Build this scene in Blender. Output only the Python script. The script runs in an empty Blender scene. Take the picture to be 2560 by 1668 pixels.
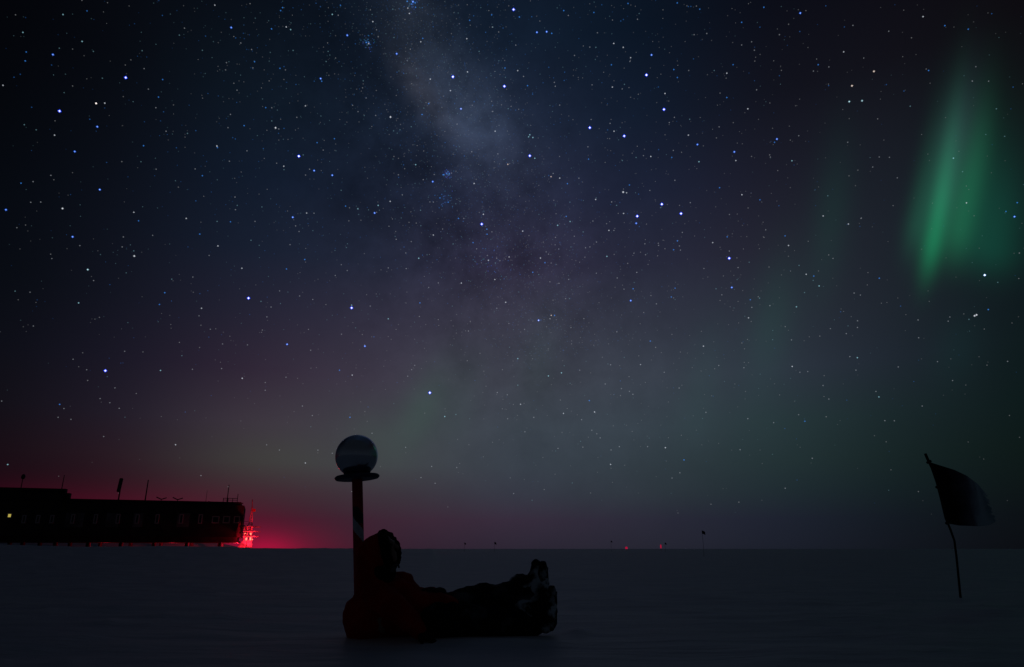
import bpy, bmesh, math, random
import numpy as np
from mathutils import Vector, Matrix, noise as mnoise
R = math.radians
random.seed(7)
scene = bpy.context.scene
C = scene.collection

# ------------------------------------------------------------------ camera
F = 1706.67                                   # 24 mm lens on a 36 mm sensor, 2560 px wide
PITCH = math.atan(538 / F)
CAM = Vector((0, 0, .62))
cam_data = bpy.data.cameras.new('camera')
cam_data.lens = 24; cam_data.sensor_width = 36; cam_data.clip_start = .05; cam_data.clip_end = 20000
cam = bpy.data.objects.new('camera', cam_data); C.objects.link(cam)
cam.location = CAM; cam.rotation_euler = (math.pi / 2 + PITCH, 0, 0)
scene.camera = cam
scene.view_settings.view_transform = 'Standard'
scene.view_settings.look = 'None'
scene.view_settings.exposure = 0
scene.view_settings.gamma = 1
scene.cycles.use_adaptive_sampling = False
scene.cycles.use_denoising = True
scene.cycles.max_bounces = 5

def ray(px, py):                              # direction of a photo point
    x = (px - 1280) / F; u = (834 - py) / F
    return Vector((x, math.cos(PITCH) - u * math.sin(PITCH), math.sin(PITCH) + u * math.cos(PITCH)))
def at(px, py, Y):                            # the point in the upright plane at depth Y
    d = ray(px, py); return CAM + d * (Y / d.y)
def on_ground(px, py, z=0):
    d = ray(px, py); return CAM + d * ((z - CAM.z) / d.z)
def px_of(az, el):
    a, e = math.radians(az), math.radians(el)
    x, y, z = math.cos(e) * math.sin(a), math.cos(e) * math.cos(a), math.sin(e)
    d = y * math.cos(PITCH) + z * math.sin(PITCH); u = -y * math.sin(PITCH) + z * math.cos(PITCH)
    return 1280 + F * x / d, 834 - F * u / d
def azel(px, py):
    d = ray(px, py).normalized()
    return math.degrees(math.atan2(d.x, d.y)), math.degrees(math.asin(d.z))
def lin(c):
    return tuple(((v / 255 + .055) / 1.055) ** 2.4 if v > 10.3 else v / 255 / 12.92 for v in c)

# ------------------------------------------------------------------ night sky (world)
GX = [0, 320, 640, 960, 1280, 1600, 1920, 2240, 2560]
GY = [0, 230, 460, 690, 920, 1050, 1150, 1230, 1300, 1372]
SKY = [
 [(3,4,8),(6,8,14),(9,15,24),(13,22,36),(13,26,43),(9,19,33),(11,13,23),(12,11,18),(13,10,15)],
 [(4,6,10),(8,11,18),(14,24,36),(17,27,42),(24,35,53),(13,25,41),(17,18,28),(20,20,28),(15,18,20)],
 [(5,8,14),(12,16,26),(17,27,44),(24,32,50),(34,39,60),(26,33,54),(28,28,41),(27,33,42),(14,24,28)],
 [(7,10,16),(16,19,30),(26,33,50),(36,40,58),(48,44,64),(40,42,60),(39,39,52),(29,36,44),(12,22,26)],
 [(13,14,22),(26,24,38),(48,38,54),(60,54,70),(64,66,78),(58,64,76),(46,54,66),(30,38,48),(12,26,26)],
 [(18,14,20),(34,28,40),(62,54,64),(64,64,72),(62,70,80),(56,66,76),(40,56,60),(24,38,40),(12,24,24)],
 [(22,10,17),(42,26,34),(60,56,60),(66,70,74),(58,66,76),(50,60,68),(36,51,54),(22,35,36),(12,22,20)],
 [(20,6,14),(40,18,27),(62,40,48),(60,52,60),(54,58,70),(46,54,62),(32,44,50),(19,30,34),(11,18,19)],
 [(20,5,13),(36,12,22),(50,20,34),(60,38,52),(54,44,60),(42,42,56),(30,34,48),(18,24,32),(10,14,18)],
 [(18,4,12),(34,10,20),(44,14,28),(50,32,46),(44,38,52),(38,38,50),(28,32,44),(18,22,30),(10,12,16)],
]
SKYL = np.array([[lin(c) for c in r] for r in SKY])
def sky_at(px, py):
    px = min(max(px, 0), 2560); py = min(max(py, 0), 1372)
    i = min(np.searchsorted(GX, px, 'right') - 1, len(GX) - 2); j = min(np.searchsorted(GY, py, 'right') - 1, len(GY) - 2)
    u = (px - GX[i]) / (GX[i + 1] - GX[i]); v = (py - GY[j]) / (GY[j + 1] - GY[j])
    return (SKYL[j, i] * (1 - u) * (1 - v) + SKYL[j, i + 1] * u * (1 - v) + SKYL[j + 1, i] * (1 - u) * v + SKYL[j + 1, i + 1] * u * v)

world = bpy.data.worlds.new('World'); scene.world = world; world.use_nodes = True
nt = world.node_tree; nt.nodes.clear()
N = nt.nodes.new; L = nt.links.new
def sock(n, i, v):
    if isinstance(v, bpy.types.NodeSocket): L(v, n.inputs[i])
    elif v is not None: n.inputs[i].default_value = v
def M_(op, a, b=None, c=None, clamp=False):
    n = N('ShaderNodeMath'); n.operation = op; n.use_clamp = clamp
    sock(n, 0, a); sock(n, 1, b); sock(n, 2, c); return n.outputs[0]
def V_(op, a, b=None, c=None):
    n = N('ShaderNodeVectorMath'); n.operation = op
    sock(n, 0, a); sock(n, 1, b)
    if c is not None: sock(n, 3 if op == 'SCALE' else 2, c)
    return n.outputs[1] if op in ('DOT_PRODUCT', 'LENGTH') else n.outputs[0]
tc = N('ShaderNodeTexCoord'); DIR = V_('NORMALIZE', tc.outputs['Generated'])
sp = N('ShaderNodeSeparateXYZ'); L(DIR, sp.inputs[0])
AZ = M_('MULTIPLY', M_('ARCTAN2', sp.outputs[0], sp.outputs[1]), 57.29578)
EL = M_('MULTIPLY', M_('ARCSINE', sp.outputs[2]), 57.29578)
cb = N('ShaderNodeCombineXYZ'); L(AZ, cb.inputs[0]); L(EL, cb.inputs[1]); cb.inputs[2].default_value = 1
AE = cb.outputs[0]
rows = [-3, .4, 2.2, 4.2, 6.5, 9.5, 13.5, 18, 23, 28.5, 34.5, 41, 50, 66, 90]
azs = [-46 + 92 * k / 22 for k in range(23)]
rf = M_('DIVIDE', M_('ADD', EL, 5), 97)
af = M_('DIVIDE', M_('ADD', AZ, 46), 92)
total = None
for k, e in enumerate(rows):
    cr = N('ShaderNodeValToRGB'); L(af, cr.inputs[0]); r = cr.color_ramp; r.interpolation = 'B_SPLINE'
    cols = []
    for a in azs:
        px, py = px_of(a, max(e, .1))
        c = sky_at(px, py)
        if e > 44: c = c * .4 + np.array(lin((12, 19, 30))) * .6
        if e < 0: c = c * .5
        cols.append(c)
    while len(r.elements) < len(azs): r.elements.new(.5)
    for j, a in enumerate(azs):
        r.elements[j].position = j / (len(azs) - 1)
    for j, c in enumerate(cols): r.elements[j].color = (*c, 1)
    wr = N('ShaderNodeValToRGB'); L(rf, wr.inputs[0]); w = wr.color_ramp; w.interpolation = 'LINEAR'
    pts = [(rows[k - 1], 0)] if k else []
    pts += [(e, 1)]
    if k < len(rows) - 1: pts += [(rows[k + 1], 0)]
    while len(w.elements) < len(pts): w.elements.new(.5)
    for j, (q, v) in enumerate(pts):
        w.elements[j].position = (q + 5) / 97
    for j, (q, v) in enumerate(pts): w.elements[j].color = (v, v, v, 1)
    t = V_('MULTIPLY', cr.outputs[0], wr.outputs[0])
    total = t if total is None else V_('ADD', total, t)

def gauss(px, py, sx, sy, ang=0, up=None):
    """soft patch of sky round a point: widths across/along, axis turned ang degrees clockwise from vertical; up = a longer reach upwards"""
    a0, e0 = azel(px, py)
    h = .05
    J = np.array([[(px_of(a0 + h, e0)[i] - px_of(a0 - h, e0)[i]) / (2 * h), (px_of(a0, e0 + h)[i] - px_of(a0, e0 - h)[i]) / (2 * h)] for i in (0, 1)])
    t = R(ang)
    across = np.array([math.cos(t), math.sin(t)]); along = np.array([math.sin(t), -math.cos(t)])
    r1 = across @ J / sx; r2 = along @ J / sy
    q1 = V_('DOT_PRODUCT', AE, (r1[0], r1[1], -r1[0] * a0 - r1[1] * e0))
    q2 = V_('DOT_PRODUCT', AE, (r2[0], r2[1], -r2[0] * a0 - r2[1] * e0))
    if up: q2 = M_('MULTIPLY_ADD', M_('MAXIMUM', q2, 0), sy / up, M_('MINIMUM', q2, 0))
    s = M_('MULTIPLY_ADD', q1, q1, M_('MULTIPLY', q2, q2))
    return M_('EXPONENT', M_('MULTIPLY', s, -1))
def add(col, g):
    global total
    total = V_('MULTIPLY_ADD', g, col, total)
# milky way: star clouds with dark lanes
nz = N('ShaderNodeTexNoise'); nz.inputs['Scale'].default_value = 17; nz.inputs['Detail'].default_value = 8; nz.inputs['Roughness'].default_value = .68; nz.inputs['Distortion'].default_value = .25
L(DIR, nz.inputs['Vector'])
band = gauss(1130, 420, 330, 640, -24)
nz2 = N('ShaderNodeTexNoise'); nz2.inputs['Scale'].default_value = 5.5; nz2.inputs['Detail'].default_value = 4; nz2.inputs['Roughness'].default_value = .6; L(DIR, nz2.inputs['Vector'])
k = M_('MULTIPLY_ADD', M_('SUBTRACT', nz.outputs[0], .5), 3.0, M_('MULTIPLY_ADD', M_('SUBTRACT', nz2.outputs[0], .5), 2.6, 1.05))
k = M_('MAXIMUM', k, .1)
km = M_('MULTIPLY_ADD', M_('MULTIPLY', band, .6), M_('SUBTRACT', k, 1), 1)
total = V_('SCALE', total, None, km)
mw = M_('MULTIPLY', gauss(1160, 275, 88, 200, -34), k)
add((.015, .020, .032), mw)
mw = M_('MULTIPLY', gauss(1060, 235, 34, 110, -35), k)
add((.012, .010, .010), mw)
mw = M_('MULTIPLY', gauss(1040, 70, 80, 150, -10), k)
add((.005, .005, .005), mw)
add((.004, .004, .012), gauss(1225, 648, 28, 42, -50))
add((.010, .008, .045), gauss(1118, 434, 9, 9))
add((.001, .004, .014), gauss(1112, 496, 16, 20))
add((.002, .010, .030), gauss(1030, 4, 11, 12))
add((.001, .004, .014), gauss(917, 106, 10, 9))
# aurora curtain on the right, its rays
add((.002, .135, .050), gauss(2334, 597, 25, 88, 11, up=230))
add((.010, .034, .030), gauss(2362, 470, 34, 100, 11, up=170))
add((.004, .078, .032), gauss(2398, 565, 40, 85, 12, up=210))
add((.000, .036, .019), gauss(2475, 610, 75, 75, 6, up=230))
add((.003, .042, .021), gauss(2296, 555, 30, 82, 12, up=210))
add((.008, .014, .018), gauss(2392, 330, 46, 120, 12, up=150))
add((.002, .016, .009), gauss(2440, 400, 34, 120, 10, up=150))
# low aurora glow
add((.000, .018, .004), gauss(1060, 1015, 52, 120, 28))
add((.000, .008, .002), gauss(930, 1090, 70, 60, 40))
add((.000, .006, .002), gauss(1160, 1000, 40, 120, 20))
add((.004, .007, .000), gauss(680, 1140, 170, 55))
add((.000, .013, .006), gauss(1930, 800, 60, 160, 12))
add((.000, .010, .005), gauss(2075, 560, 50, 190, 8))
add((.000, .005, .001), gauss(1350, 880, 45, 120, 12))
add((.000, .006, .003), gauss(1760, 930, 50, 150, 14))
add((.000, .004, .003), gauss(2390, 870, 60, 90, 20))
# red glow of the station lamps in the icy air, painted into the sky colour
add((.045, .000, .006), gauss(20, 1300, 360, 72))
add((.056, .000, .008), gauss(440, 1320, 260, 80))
add((.110, .000, .012), gauss(660, 1378, 190, 66))
add((.240, .000, .014), gauss(660, 1382, 78, 38))
mr = N('ShaderNodeMapRange'); mr.interpolation_type = 'SMOOTHSTEP'; L(M_('ABSOLUTE', AZ), mr.inputs[0])
mr.inputs[1].default_value = 48; mr.inputs[2].default_value = 110
mr2 = N('ShaderNodeMapRange'); mr2.interpolation_type = 'SMOOTHSTEP'; L(EL, mr2.inputs[0]); mr2.inputs[1].default_value = -2; mr2.inputs[2].default_value = 40; mr2.inputs[3].default_value = .0095; mr2.inputs[4].default_value = .0055
back = V_('SCALE', (.72, .92, 1.35), None, mr2.outputs[0])
total = V_('ADD', V_('SCALE', total, None, M_('SUBTRACT', 1, mr.outputs[0])), V_('SCALE', back, None, mr.outputs[0]))
bg = N('ShaderNodeBackground'); bg.inputs[1].default_value = 1
L(total, bg.inputs[0])
wo = N('ShaderNodeOutputWorld'); L(bg.outputs[0], wo.inputs[0])

# ------------------------------------------------------------------ materials
def mat(name, col, rough=.7, metal=0, spec=.5, noise_scale=None, col2=None, bump=0, bump_scale=40, emit=None, strength=0, lo=.4, hi=.6):
    m = bpy.data.materials.new(name); m.use_nodes = True; t = m.node_tree; b = t.nodes['Principled BSDF']
    b.inputs['Base Color'].default_value = (*col, 1); b.inputs['Roughness'].default_value = rough; b.inputs['Metallic'].default_value = metal
    b.inputs['Specular IOR Level'].default_value = spec
    tcn = t.nodes.new('ShaderNodeTexCoord')
    if noise_scale:
        n = t.nodes.new('ShaderNodeTexNoise'); n.inputs['Scale'].default_value = noise_scale; n.inputs['Detail'].default_value = 5
        t.links.new(tcn.outputs['Object'], n.inputs['Vector'])
        r = t.nodes.new('ShaderNodeValToRGB'); r.color_ramp.elements[0].position = lo; r.color_ramp.elements[1].position = hi
        r.color_ramp.elements[0].color = (*col, 1); r.color_ramp.elements[1].color = (*(col2 or [v * .6 for v in col]), 1)
        t.links.new(n.outputs[0], r.inputs[0]); t.links.new(r.outputs[0], b.inputs['Base Color'])
    if bump:
        n = t.nodes.new('ShaderNodeTexNoise'); n.inputs['Scale'].default_value = bump_scale; n.inputs['Detail'].default_value = 6
        t.links.new(tcn.outputs['Object'], n.inputs['Vector'])
        bn = t.nodes.new('ShaderNodeBump'); bn.inputs['Strength'].default_value = 1; bn.inputs['Distance'].default_value = bump
        t.links.new(n.outputs[0], bn.inputs['Height']); t.links.new(bn.outputs[0], b.inputs['Normal'])
    if emit:
        b.inputs['Emission Color'].default_value = (*emit, 1); b.inputs['Emission Strength'].default_value = strength
    return m
M = dict(
    siding=mat('dark_siding', (.050, .042, .044), .8, spec=.12, noise_scale=.6, col2=(.032, .028, .03)),
    trim=mat('window_trim', (.45, .41, .42), .7, spec=.2),
    glass=mat('dark_glass', (.006, .006, .008), .25),
    lit=mat('lit_window', (.1, .08, .03), .5, emit=(.62, .50, .10), strength=.75),
    steel=mat('galvanised_steel', (.42, .40, .40), .5, noise_scale=2),
    darkmetal=mat('dark_metal', (.03, .03, .034), .5),
    redlamp=mat('red_lamp', (.5, .02, .02), .4, emit=(1, .22, .14), strength=2.0),
    beacon=mat('red_beacon', (.4, .01, .02), .4, emit=(.35, .004, .035), strength=1),
    polered=mat('pole_red', (.62, .016, .014), .55, noise_scale=18, col2=(.5, .012, .012), bump=.002),
    poleblack=mat('pole_black', (.012, .012, .013), .5),
    polewhite=mat('pole_white', (.75, .78, .80), .5, noise_scale=14, col2=(.62, .66, .7)),
    ball=mat('mirror_ball', (.78, .84, .90), .17, metal=1),
    navy=mat('navy_enamel', (.05, .06, .13), .45, noise_scale=12, col2=(.022, .026, .06)),
    jacket=mat('red_parka', (.55, .020, .010), .85, spec=.15, noise_scale=7, col2=(.38, .012, .008), bump=.004, bump_scale=30),
    ruff=mat('fur_ruff', (.012, .011, .011), .95, spec=.1, bump=.01, bump_scale=120),
    trousers=mat('black_overtrousers', (.010, .010, .012), .9, spec=.15, noise_scale=5, col2=(.12, .13, .15), lo=.58, hi=.72, bump=.004, bump_scale=30),
    boot=mat('frosted_boot', (.012, .012, .013), .9, spec=.2, noise_scale=7, col2=(.62, .68, .70), lo=.47, hi=.58, bump=.003, bump_scale=60),
    sole=mat('boot_sole', (.02, .02, .022), .9, spec=.2, noise_scale=14, col2=(.36, .40, .43), lo=.52, hi=.66, bump=.004, bump_scale=50),
    glove=mat('black_glove', (.012, .011, .013), .9, spec=.2, bump=.002, bump_scale=60),
    skin=mat('skin', (.40, .24, .18), .6),
    frostcloth=mat('grey_gaiter', (.09, .10, .11), .9, spec=.2),
    bamboo=mat('dark_bamboo', (.02, .016, .012), .8, spec=.2),
    flag=mat('dark_flag_cloth', (.010, .010, .014), .9, spec=.1, noise_scale=5, col2=(.016, .016, .030)),
)
fm = bpy.data.materials.new('sky_blended_flag_cloth'); fm.use_nodes = True; t = fm.node_tree; b = t.nodes['Principled BSDF']; b.inputs['Roughness'].default_value = .9; b.inputs['Specular IOR Level'].default_value = .1  # cloth colour pales towards the fly to melt into the sky, imitating blur
gtc = t.nodes.new('ShaderNodeTexCoord'); gs = t.nodes.new('ShaderNodeSeparateXYZ'); gn = t.nodes.new('ShaderNodeTexNoise'); gn.inputs['Scale'].default_value = 3; gn.inputs['Detail'].default_value = 3
t.links.new(gtc.outputs['Generated'], gs.inputs[0]); t.links.new(gtc.outputs['Generated'], gn.inputs['Vector'])
ga = t.nodes.new('ShaderNodeMath'); ga.operation = 'MULTIPLY_ADD'; t.links.new(gn.outputs[0], ga.inputs[0]); ga.inputs[1].default_value = .35; t.links.new(gs.outputs[0], ga.inputs[2])
gr = t.nodes.new('ShaderNodeValToRGB'); t.links.new(ga.outputs[0], gr.inputs[0]); gr.color_ramp.elements[0].position = .45; gr.color_ramp.elements[0].color = (.008, .008, .010, 1); gr.color_ramp.elements[1].position = .92; gr.color_ramp.elements[1].color = (.60, .78, .80, 1)
e_ = gr.color_ramp.elements.new(.70); e_.color = (.16, .18, .23, 1)
t.links.new(gr.outputs[0], b.inputs['Base Color']); M['flagfade'] = fm
# snow
sn = bpy.data.materials.new('wind_packed_snow'); sn.use_nodes = True; t = sn.node_tree; b = t.nodes['Principled BSDF']
b.inputs['Base Color'].default_value = (.80, .80, .82, 1); b.inputs['Roughness'].default_value = .5; b.inputs['Specular IOR Level'].default_value = .5
tcn = t.nodes.new('ShaderNodeTexCoord'); mp = t.nodes.new('ShaderNodeMapping'); mp.inputs['Scale'].default_value = (.5, 2.2, 1)
t.links.new(tcn.outputs['Object'], mp.inputs['Vector'])
n1 = t.nodes.new('ShaderNodeTexNoise'); n1.inputs['Scale'].default_value = 1.1; n1.inputs['Detail'].default_value = 7; n1.inputs['Roughness'].default_value = .6
t.links.new(mp.outputs[0], n1.inputs['Vector'])
crp = t.nodes.new('ShaderNodeValToRGB'); crp.color_ramp.elements[0].position = .35; crp.color_ramp.elements[1].position = .65
crp.color_ramp.elements[0].color = (.66, .68, .72, 1); crp.color_ramp.elements[1].color = (.86, .86, .86, 1); t.links.new(n1.outputs[0], crp.inputs[0]); t.links.new(crp.outputs[0], b.inputs['Base Color'])
bn = t.nodes.new('ShaderNodeBump'); bn.inputs['Distance'].default_value = .07; bn.inputs['Strength'].default_value = .9
t.links.new(n1.outputs[0], bn.inputs['Height']); t.links.new(bn.outputs[0], b.inputs['Normal'])
M['snow'] = sn

# ------------------------------------------------------------------ mesh helpers
class MB:
    def __init__(s): s.v = []; s.f = []; s.mi = []
    def add(s, vs, fs, mi=0):
        o = len(s.v); s.v += [tuple(v) for v in vs]; s.f += [tuple(i + o for i in f) for f in fs]; s.mi += [mi] * len(fs)
    def box(s, c, d, rot=None, mi=0):
        c = Vector(c); q = []
        for z in (-1, 1):
            for y in (-1, 1):
                for x in (-1, 1):
                    p = Vector((x * d[0] / 2, y * d[1] / 2, z * d[2] / 2))
                    q.append(c + (rot @ p if rot else p))
        s.add(q, [(0, 2, 3, 1), (4, 5, 7, 6), (0, 1, 5, 4), (2, 6, 7, 3), (0, 4, 6, 2), (1, 3, 7, 5)], mi)
    def tube(s, pts, rs, n=10, mi=0, caps=True):
        pts = [Vector(p) for p in pts]
        if not hasattr(rs, '__len__'): rs = [rs] * len(pts)
        vs = []; fs = []
        prev = None
        for i, p in enumerate(pts):
            d = (pts[min(i + 1, len(pts) - 1)] - pts[max(i - 1, 0)]).normalized()
            if prev is None:
                a = Vector((1, 0, 0)) if abs(d.x) < .8 else Vector((0, 1, 0))
                u = d.cross(a).normalized()
            else: u = (prev - d * prev.dot(d)).normalized()
            prev = u; w = d.cross(u)
            for k in range(n):
                t_ = 2 * math.pi * k / n
                vs.append(p + (u * math.cos(t_) + w * math.sin(t_)) * rs[i])
        for i in range(len(pts) - 1):
            for k in range(n):
                a = i * n + k; b_ = i * n + (k + 1) % n
                fs.append((a, b_, b_ + n, a + n))
        if caps: fs.append(tuple(range(n - 1, -1, -1))); fs.append(tuple((len(pts) - 1) * n + k for k in range(n)))
        s.add(vs, fs, mi)
    def cap(s, p0, p1, r0, r1, n=20, m=6):              # tapered capsule
        p0, p1 = Vector(p0), Vector(p1); d = p1 - p0; ln = d.length; d = d.normalized() if ln > 1e-6 else Vector((0, 0, 1))
        pts = []; rs = []
        for k in range(m):
            a = math.pi / 2 * (1 - k / m) ; pts.append(p0 - d * r0 * math.sin(a)); rs.append(max(r0 * math.cos(a), r0 * .02))
        pts.append(p0); rs.append(r0)
        if ln > 1e-6: pts.append(p1); rs.append(r1)
        for k in range(1, m + 1):
            a = math.pi / 2 * k / m; pts.append(p1 + d * r1 * math.sin(a)); rs.append(max(r1 * math.cos(a), r1 * .02))
        s.tube(pts, rs, n)
    def ball(s, c, r, rot=None, n=24, m=14):
        if not hasattr(r, '__len__'): r = (r, r, r)
        c = Vector(c); vs = []; fs = []
        for i in range(m + 1):
            a = math.pi * (i + (.03 if i == 0 else -.03 if i == m else 0)) / m
            for k in range(n):
                t_ = 2 * math.pi * k / n
                p = Vector((r[0] * math.sin(a) * math.cos(t_), r[1] * math.sin(a) * math.sin(t_), r[2] * math.cos(a)))
                vs.append(c + (rot @ p if rot else p))
        for i in range(m):
            for k in range(n):
                a = i * n + k; b_ = i * n + (k + 1) % n; fs.append((a, a + n, b_ + n, b_))
        fs.append(tuple(range(n))); fs.append(tuple(m * n + k for k in range(n - 1, -1, -1)))
        s.add(vs, fs)
    def lathe(s, prof, n=48, mi=0, base=Vector((0, 0, 0)), rot=None):   # prof of (r, z)
        vs = []; fs = []
        for r_, z in prof:
            for k in range(n):
                t_ = 2 * math.pi * k / n; p = Vector((r_ * math.cos(t_), r_ * math.sin(t_), z))
                vs.append(base + (rot @ p if rot else p))
        for i in range(len(prof) - 1):
            for k in range(n):
                a = i * n + k; b_ = i * n + (k + 1) % n; fs.append((a, b_, b_ + n, a + n))
        s.add(vs, fs, mi)
    def build(s, name, material, parent=None, smooth=False):
        me = bpy.data.meshes.new(name); me.from_pydata(s.v, [], s.f)
        for m_ in (material if isinstance(material, (list, tuple)) else [material]): me.materials.append(m_)
        me.polygons.foreach_set('material_index', s.mi)
        if smooth: me.polygons.foreach_set('use_smooth', [True] * len(me.polygons))
        bm = bmesh.new(); bm.from_mesh(me); bmesh.ops.recalc_face_normals(bm, faces=bm.faces); bm.to_mesh(me); bm.free()
        me.update()
        o = bpy.data.objects.new(name, me); C.objects.link(o)
        if parent: o.parent = parent; o.matrix_parent_inverse = Matrix.Translation(parent.location).inverted()
        return o
def tag(o, label=None, cat=None, group=None, kind=None):
    if label: o['label'] = label
    if cat: o['category'] = cat
    if group: o['group'] = group
    if kind: o['kind'] = kind
    return o
def empty(name, loc=(0, 0, 0)):
    o = bpy.data.objects.new(name, None); C.objects.link(o); o.location = loc; o.empty_display_size = .2; return o
def bake(o, mods):                                     # apply modifiers, keep one plain mesh
    for kind, kw in mods:
        m_ = o.modifiers.new(kind, kind)
        for k_, v in kw.items(): setattr(m_, k_, v)
    bpy.context.view_layer.update()
    dg = bpy.context.evaluated_depsgraph_get()
    me = bpy.data.meshes.new_from_object(o.evaluated_get(dg)); me.name = o.name
    o.modifiers.clear(); o.data = me
    me.polygons.foreach_set('use_smooth', [True] * len(me.polygons))
    return o
def clouds(size, depth=2):
    t_ = bpy.data.textures.new('folds', 'CLOUDS'); t_.noise_scale = size; t_.noise_depth = depth; return t_
def blend(mb, name, material, parent, vox=.012, folds=None, fold_size=.09, smooth=6):
    o = mb.build(name, material, parent)
    mods = [('REMESH', dict(mode='VOXEL', voxel_size=vox)), ('SMOOTH', dict(factor=.5, iterations=smooth))]
    if folds: mods.append(('DISPLACE', dict(texture=clouds(fold_size), strength=folds, mid_level=.5, texture_coords='LOCAL')))
    return bake(o, mods)

# ------------------------------------------------------------------ snow field
_a, _b = at(606, 1352, 128.0), at(175, 1352, 119.0); pRX, pRY = _a.x, _a.y; _v = Vector((_a.x - _b.x, _a.y - _b.y)).normalized(); AXX, AXY = _v.x, _v.y
def interp(x, xs, ys): return float(np.interp(x, xs, ys))
EDGE_X = [-3000, -200, 0, 60, 210, 330, 441, 573, 629, 700, 800, 950, 1100]
EDGE_Y = [1361, 1361, 1362, 1364.5, 1367.5, 1367, 1366, 1368, 1370.5, 1372, 1371, 1372.5, 1373.5]
def ground_z(x, y):
    r = math.hypot(x, y); z = 0
    if y > 5:
        px = 1280 + F * x / (y * math.cos(PITCH) + 0 * math.sin(PITCH))
        line = interp(px, EDGE_X, EDGE_Y)
        if line < 1373.4:
            d = ray(px, line); top = CAM.z + d.z / math.hypot(d.x, d.y) * 46
            top += .02 * mnoise.noise(Vector((x * .25, 0, 0)))
            w = math.exp(-((r - 46) / 15) ** 2) if r < 46 else math.exp(-((r - 46) / 26) ** 2)
            z += top * w
    if y > 100:                                        # drift banked up behind and under the raised station
        u_ = (x - pRX) * AXX + (y - pRY) * AXY; v_ = -(x - pRX) * AXY + (y - pRY) * AXX
        z += 3.4 * math.exp(-((v_ - 26) / 9) ** 2) * min(1, max(0, (4 - u_) / 16))
    z += .025 * mnoise.noise(Vector((x * .35, y * .8, 0))) * min(1, r / 6) * (1 if r < 90 else max(0, 1 - (r - 90) / 60))
    if 1.5 < r < 60:                                   # low wind-cut ridges and a little ploughed-up snow by the boots
        q_ = mnoise.noise(Vector((x * .55 + y * .25, y * 1.5 - x * .3, 7))); z += .035 * (1 - abs(q_) * 2.2) ** 3 * (1 if abs(q_) < .45 else 0) * min(1, max(.15, (math.hypot(x + .4, y - 5.4) - .9) / 2))
        z += .035 * math.exp(-((x + .55) / .75) ** 2 - ((y - 5.32) / .22) ** 2)
        z += .055 * math.exp(-((x - .50) / .10) ** 2 - ((y - 5.72) / .16) ** 2) + .035 * math.exp(-((x - .05) / .5) ** 2 - ((y - 5.05) / .10) ** 2)
    z += .012 * mnoise.noise(Vector((x * 1.3, y * 2.6, 3))) * (1 if r < 40 else 0)
    return z
rr = [0] + list(np.geomspace(.6, 3200, 230)); na = 420
vs = [(0, 0, ground_z(0, 0))]; fs = []
angs = np.concatenate([np.linspace(-math.pi, R(-50), 60, endpoint=False), np.linspace(R(-50), R(50), na - 120, endpoint=False), np.linspace(R(50), math.pi, 60, endpoint=False)])
for r_ in rr[1:]:
    for a in angs:
        x, y = r_ * math.sin(a), r_ * math.cos(a); vs.append((x, y, ground_z(x, y)))
for k in range(na): fs.append((0, 1 + k, 1 + (k + 1) % na))
for i in range(len(rr) - 2):
    for k in range(na):
        a = 1 + i * na + k; b_ = 1 + i * na + (k + 1) % na; fs.append((a, a + na, b_ + na, b_))
g = MB(); g.add(vs, fs); snow = g.build('snow_ground', M['snow'], smooth=True); tag(snow, kind='structure')

# ------------------------------------------------------------------ stars
def star_dir_ok(px, py): return py < 1330
BR = []      # px, py, level, tint   (levels 1 bright .. 5 faint)
def region(ox, oy, s):
    for it in s.split():
        x, y, lv = it.split(',')
        BR.append((ox + float(x) / 3.372, oy + float(y) / 3.372, int(lv[0]), lv[1:]))
region(0, 0, "531,123,3c 193,274,3c 692,350,3c 221,439,3b 213,514,3b 446,461,2b 435,549,4b 118,652,4b 171,627,4b 25,720,3g 863,660,4c 1060,655,1w 810,872,1o 883,870,3g 502,937,1w 267,905,4b 820,1069,2b 757,1006,4b 460,1140,3g 305,1095,4c 205,1052,4c 630,1278,2b 1210,1229,3b 1215,579,4g 1251,752,4g 1371,671,3b 1336,819,3b 1314,909,4g 1379,943,4b 1369,131,4b 1512,297,4c 1706,425,4c 1555,238,4g 1733,305,4b 1811,44,3g 1949,233,2b 1987,320,4b 2146,521,3b 2132,573,4g 2058,1060,3b 1998,761,4g 1962,1161,4b 1984,1172,4b 1829,1233,3g 1833,1245,3b 1706,1482,3b 1645,1425,4g 1580,1125,4c 1651,1102,4b 1487,1246,4b 1400,1107,4g 1316,1427,4g 1198,428,4c 733,93,4b 787,434,4c 1909,529,4g 1902,590,4g 2121,418,4g 2030,363,4g 734,92,4b 1943,965,4g 1922,1077,4g 1827,1228,4g 2082,1272,4g 1934,1360,4g 177,1545,3b 279,1532,4g 429,1479,4g")
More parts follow.
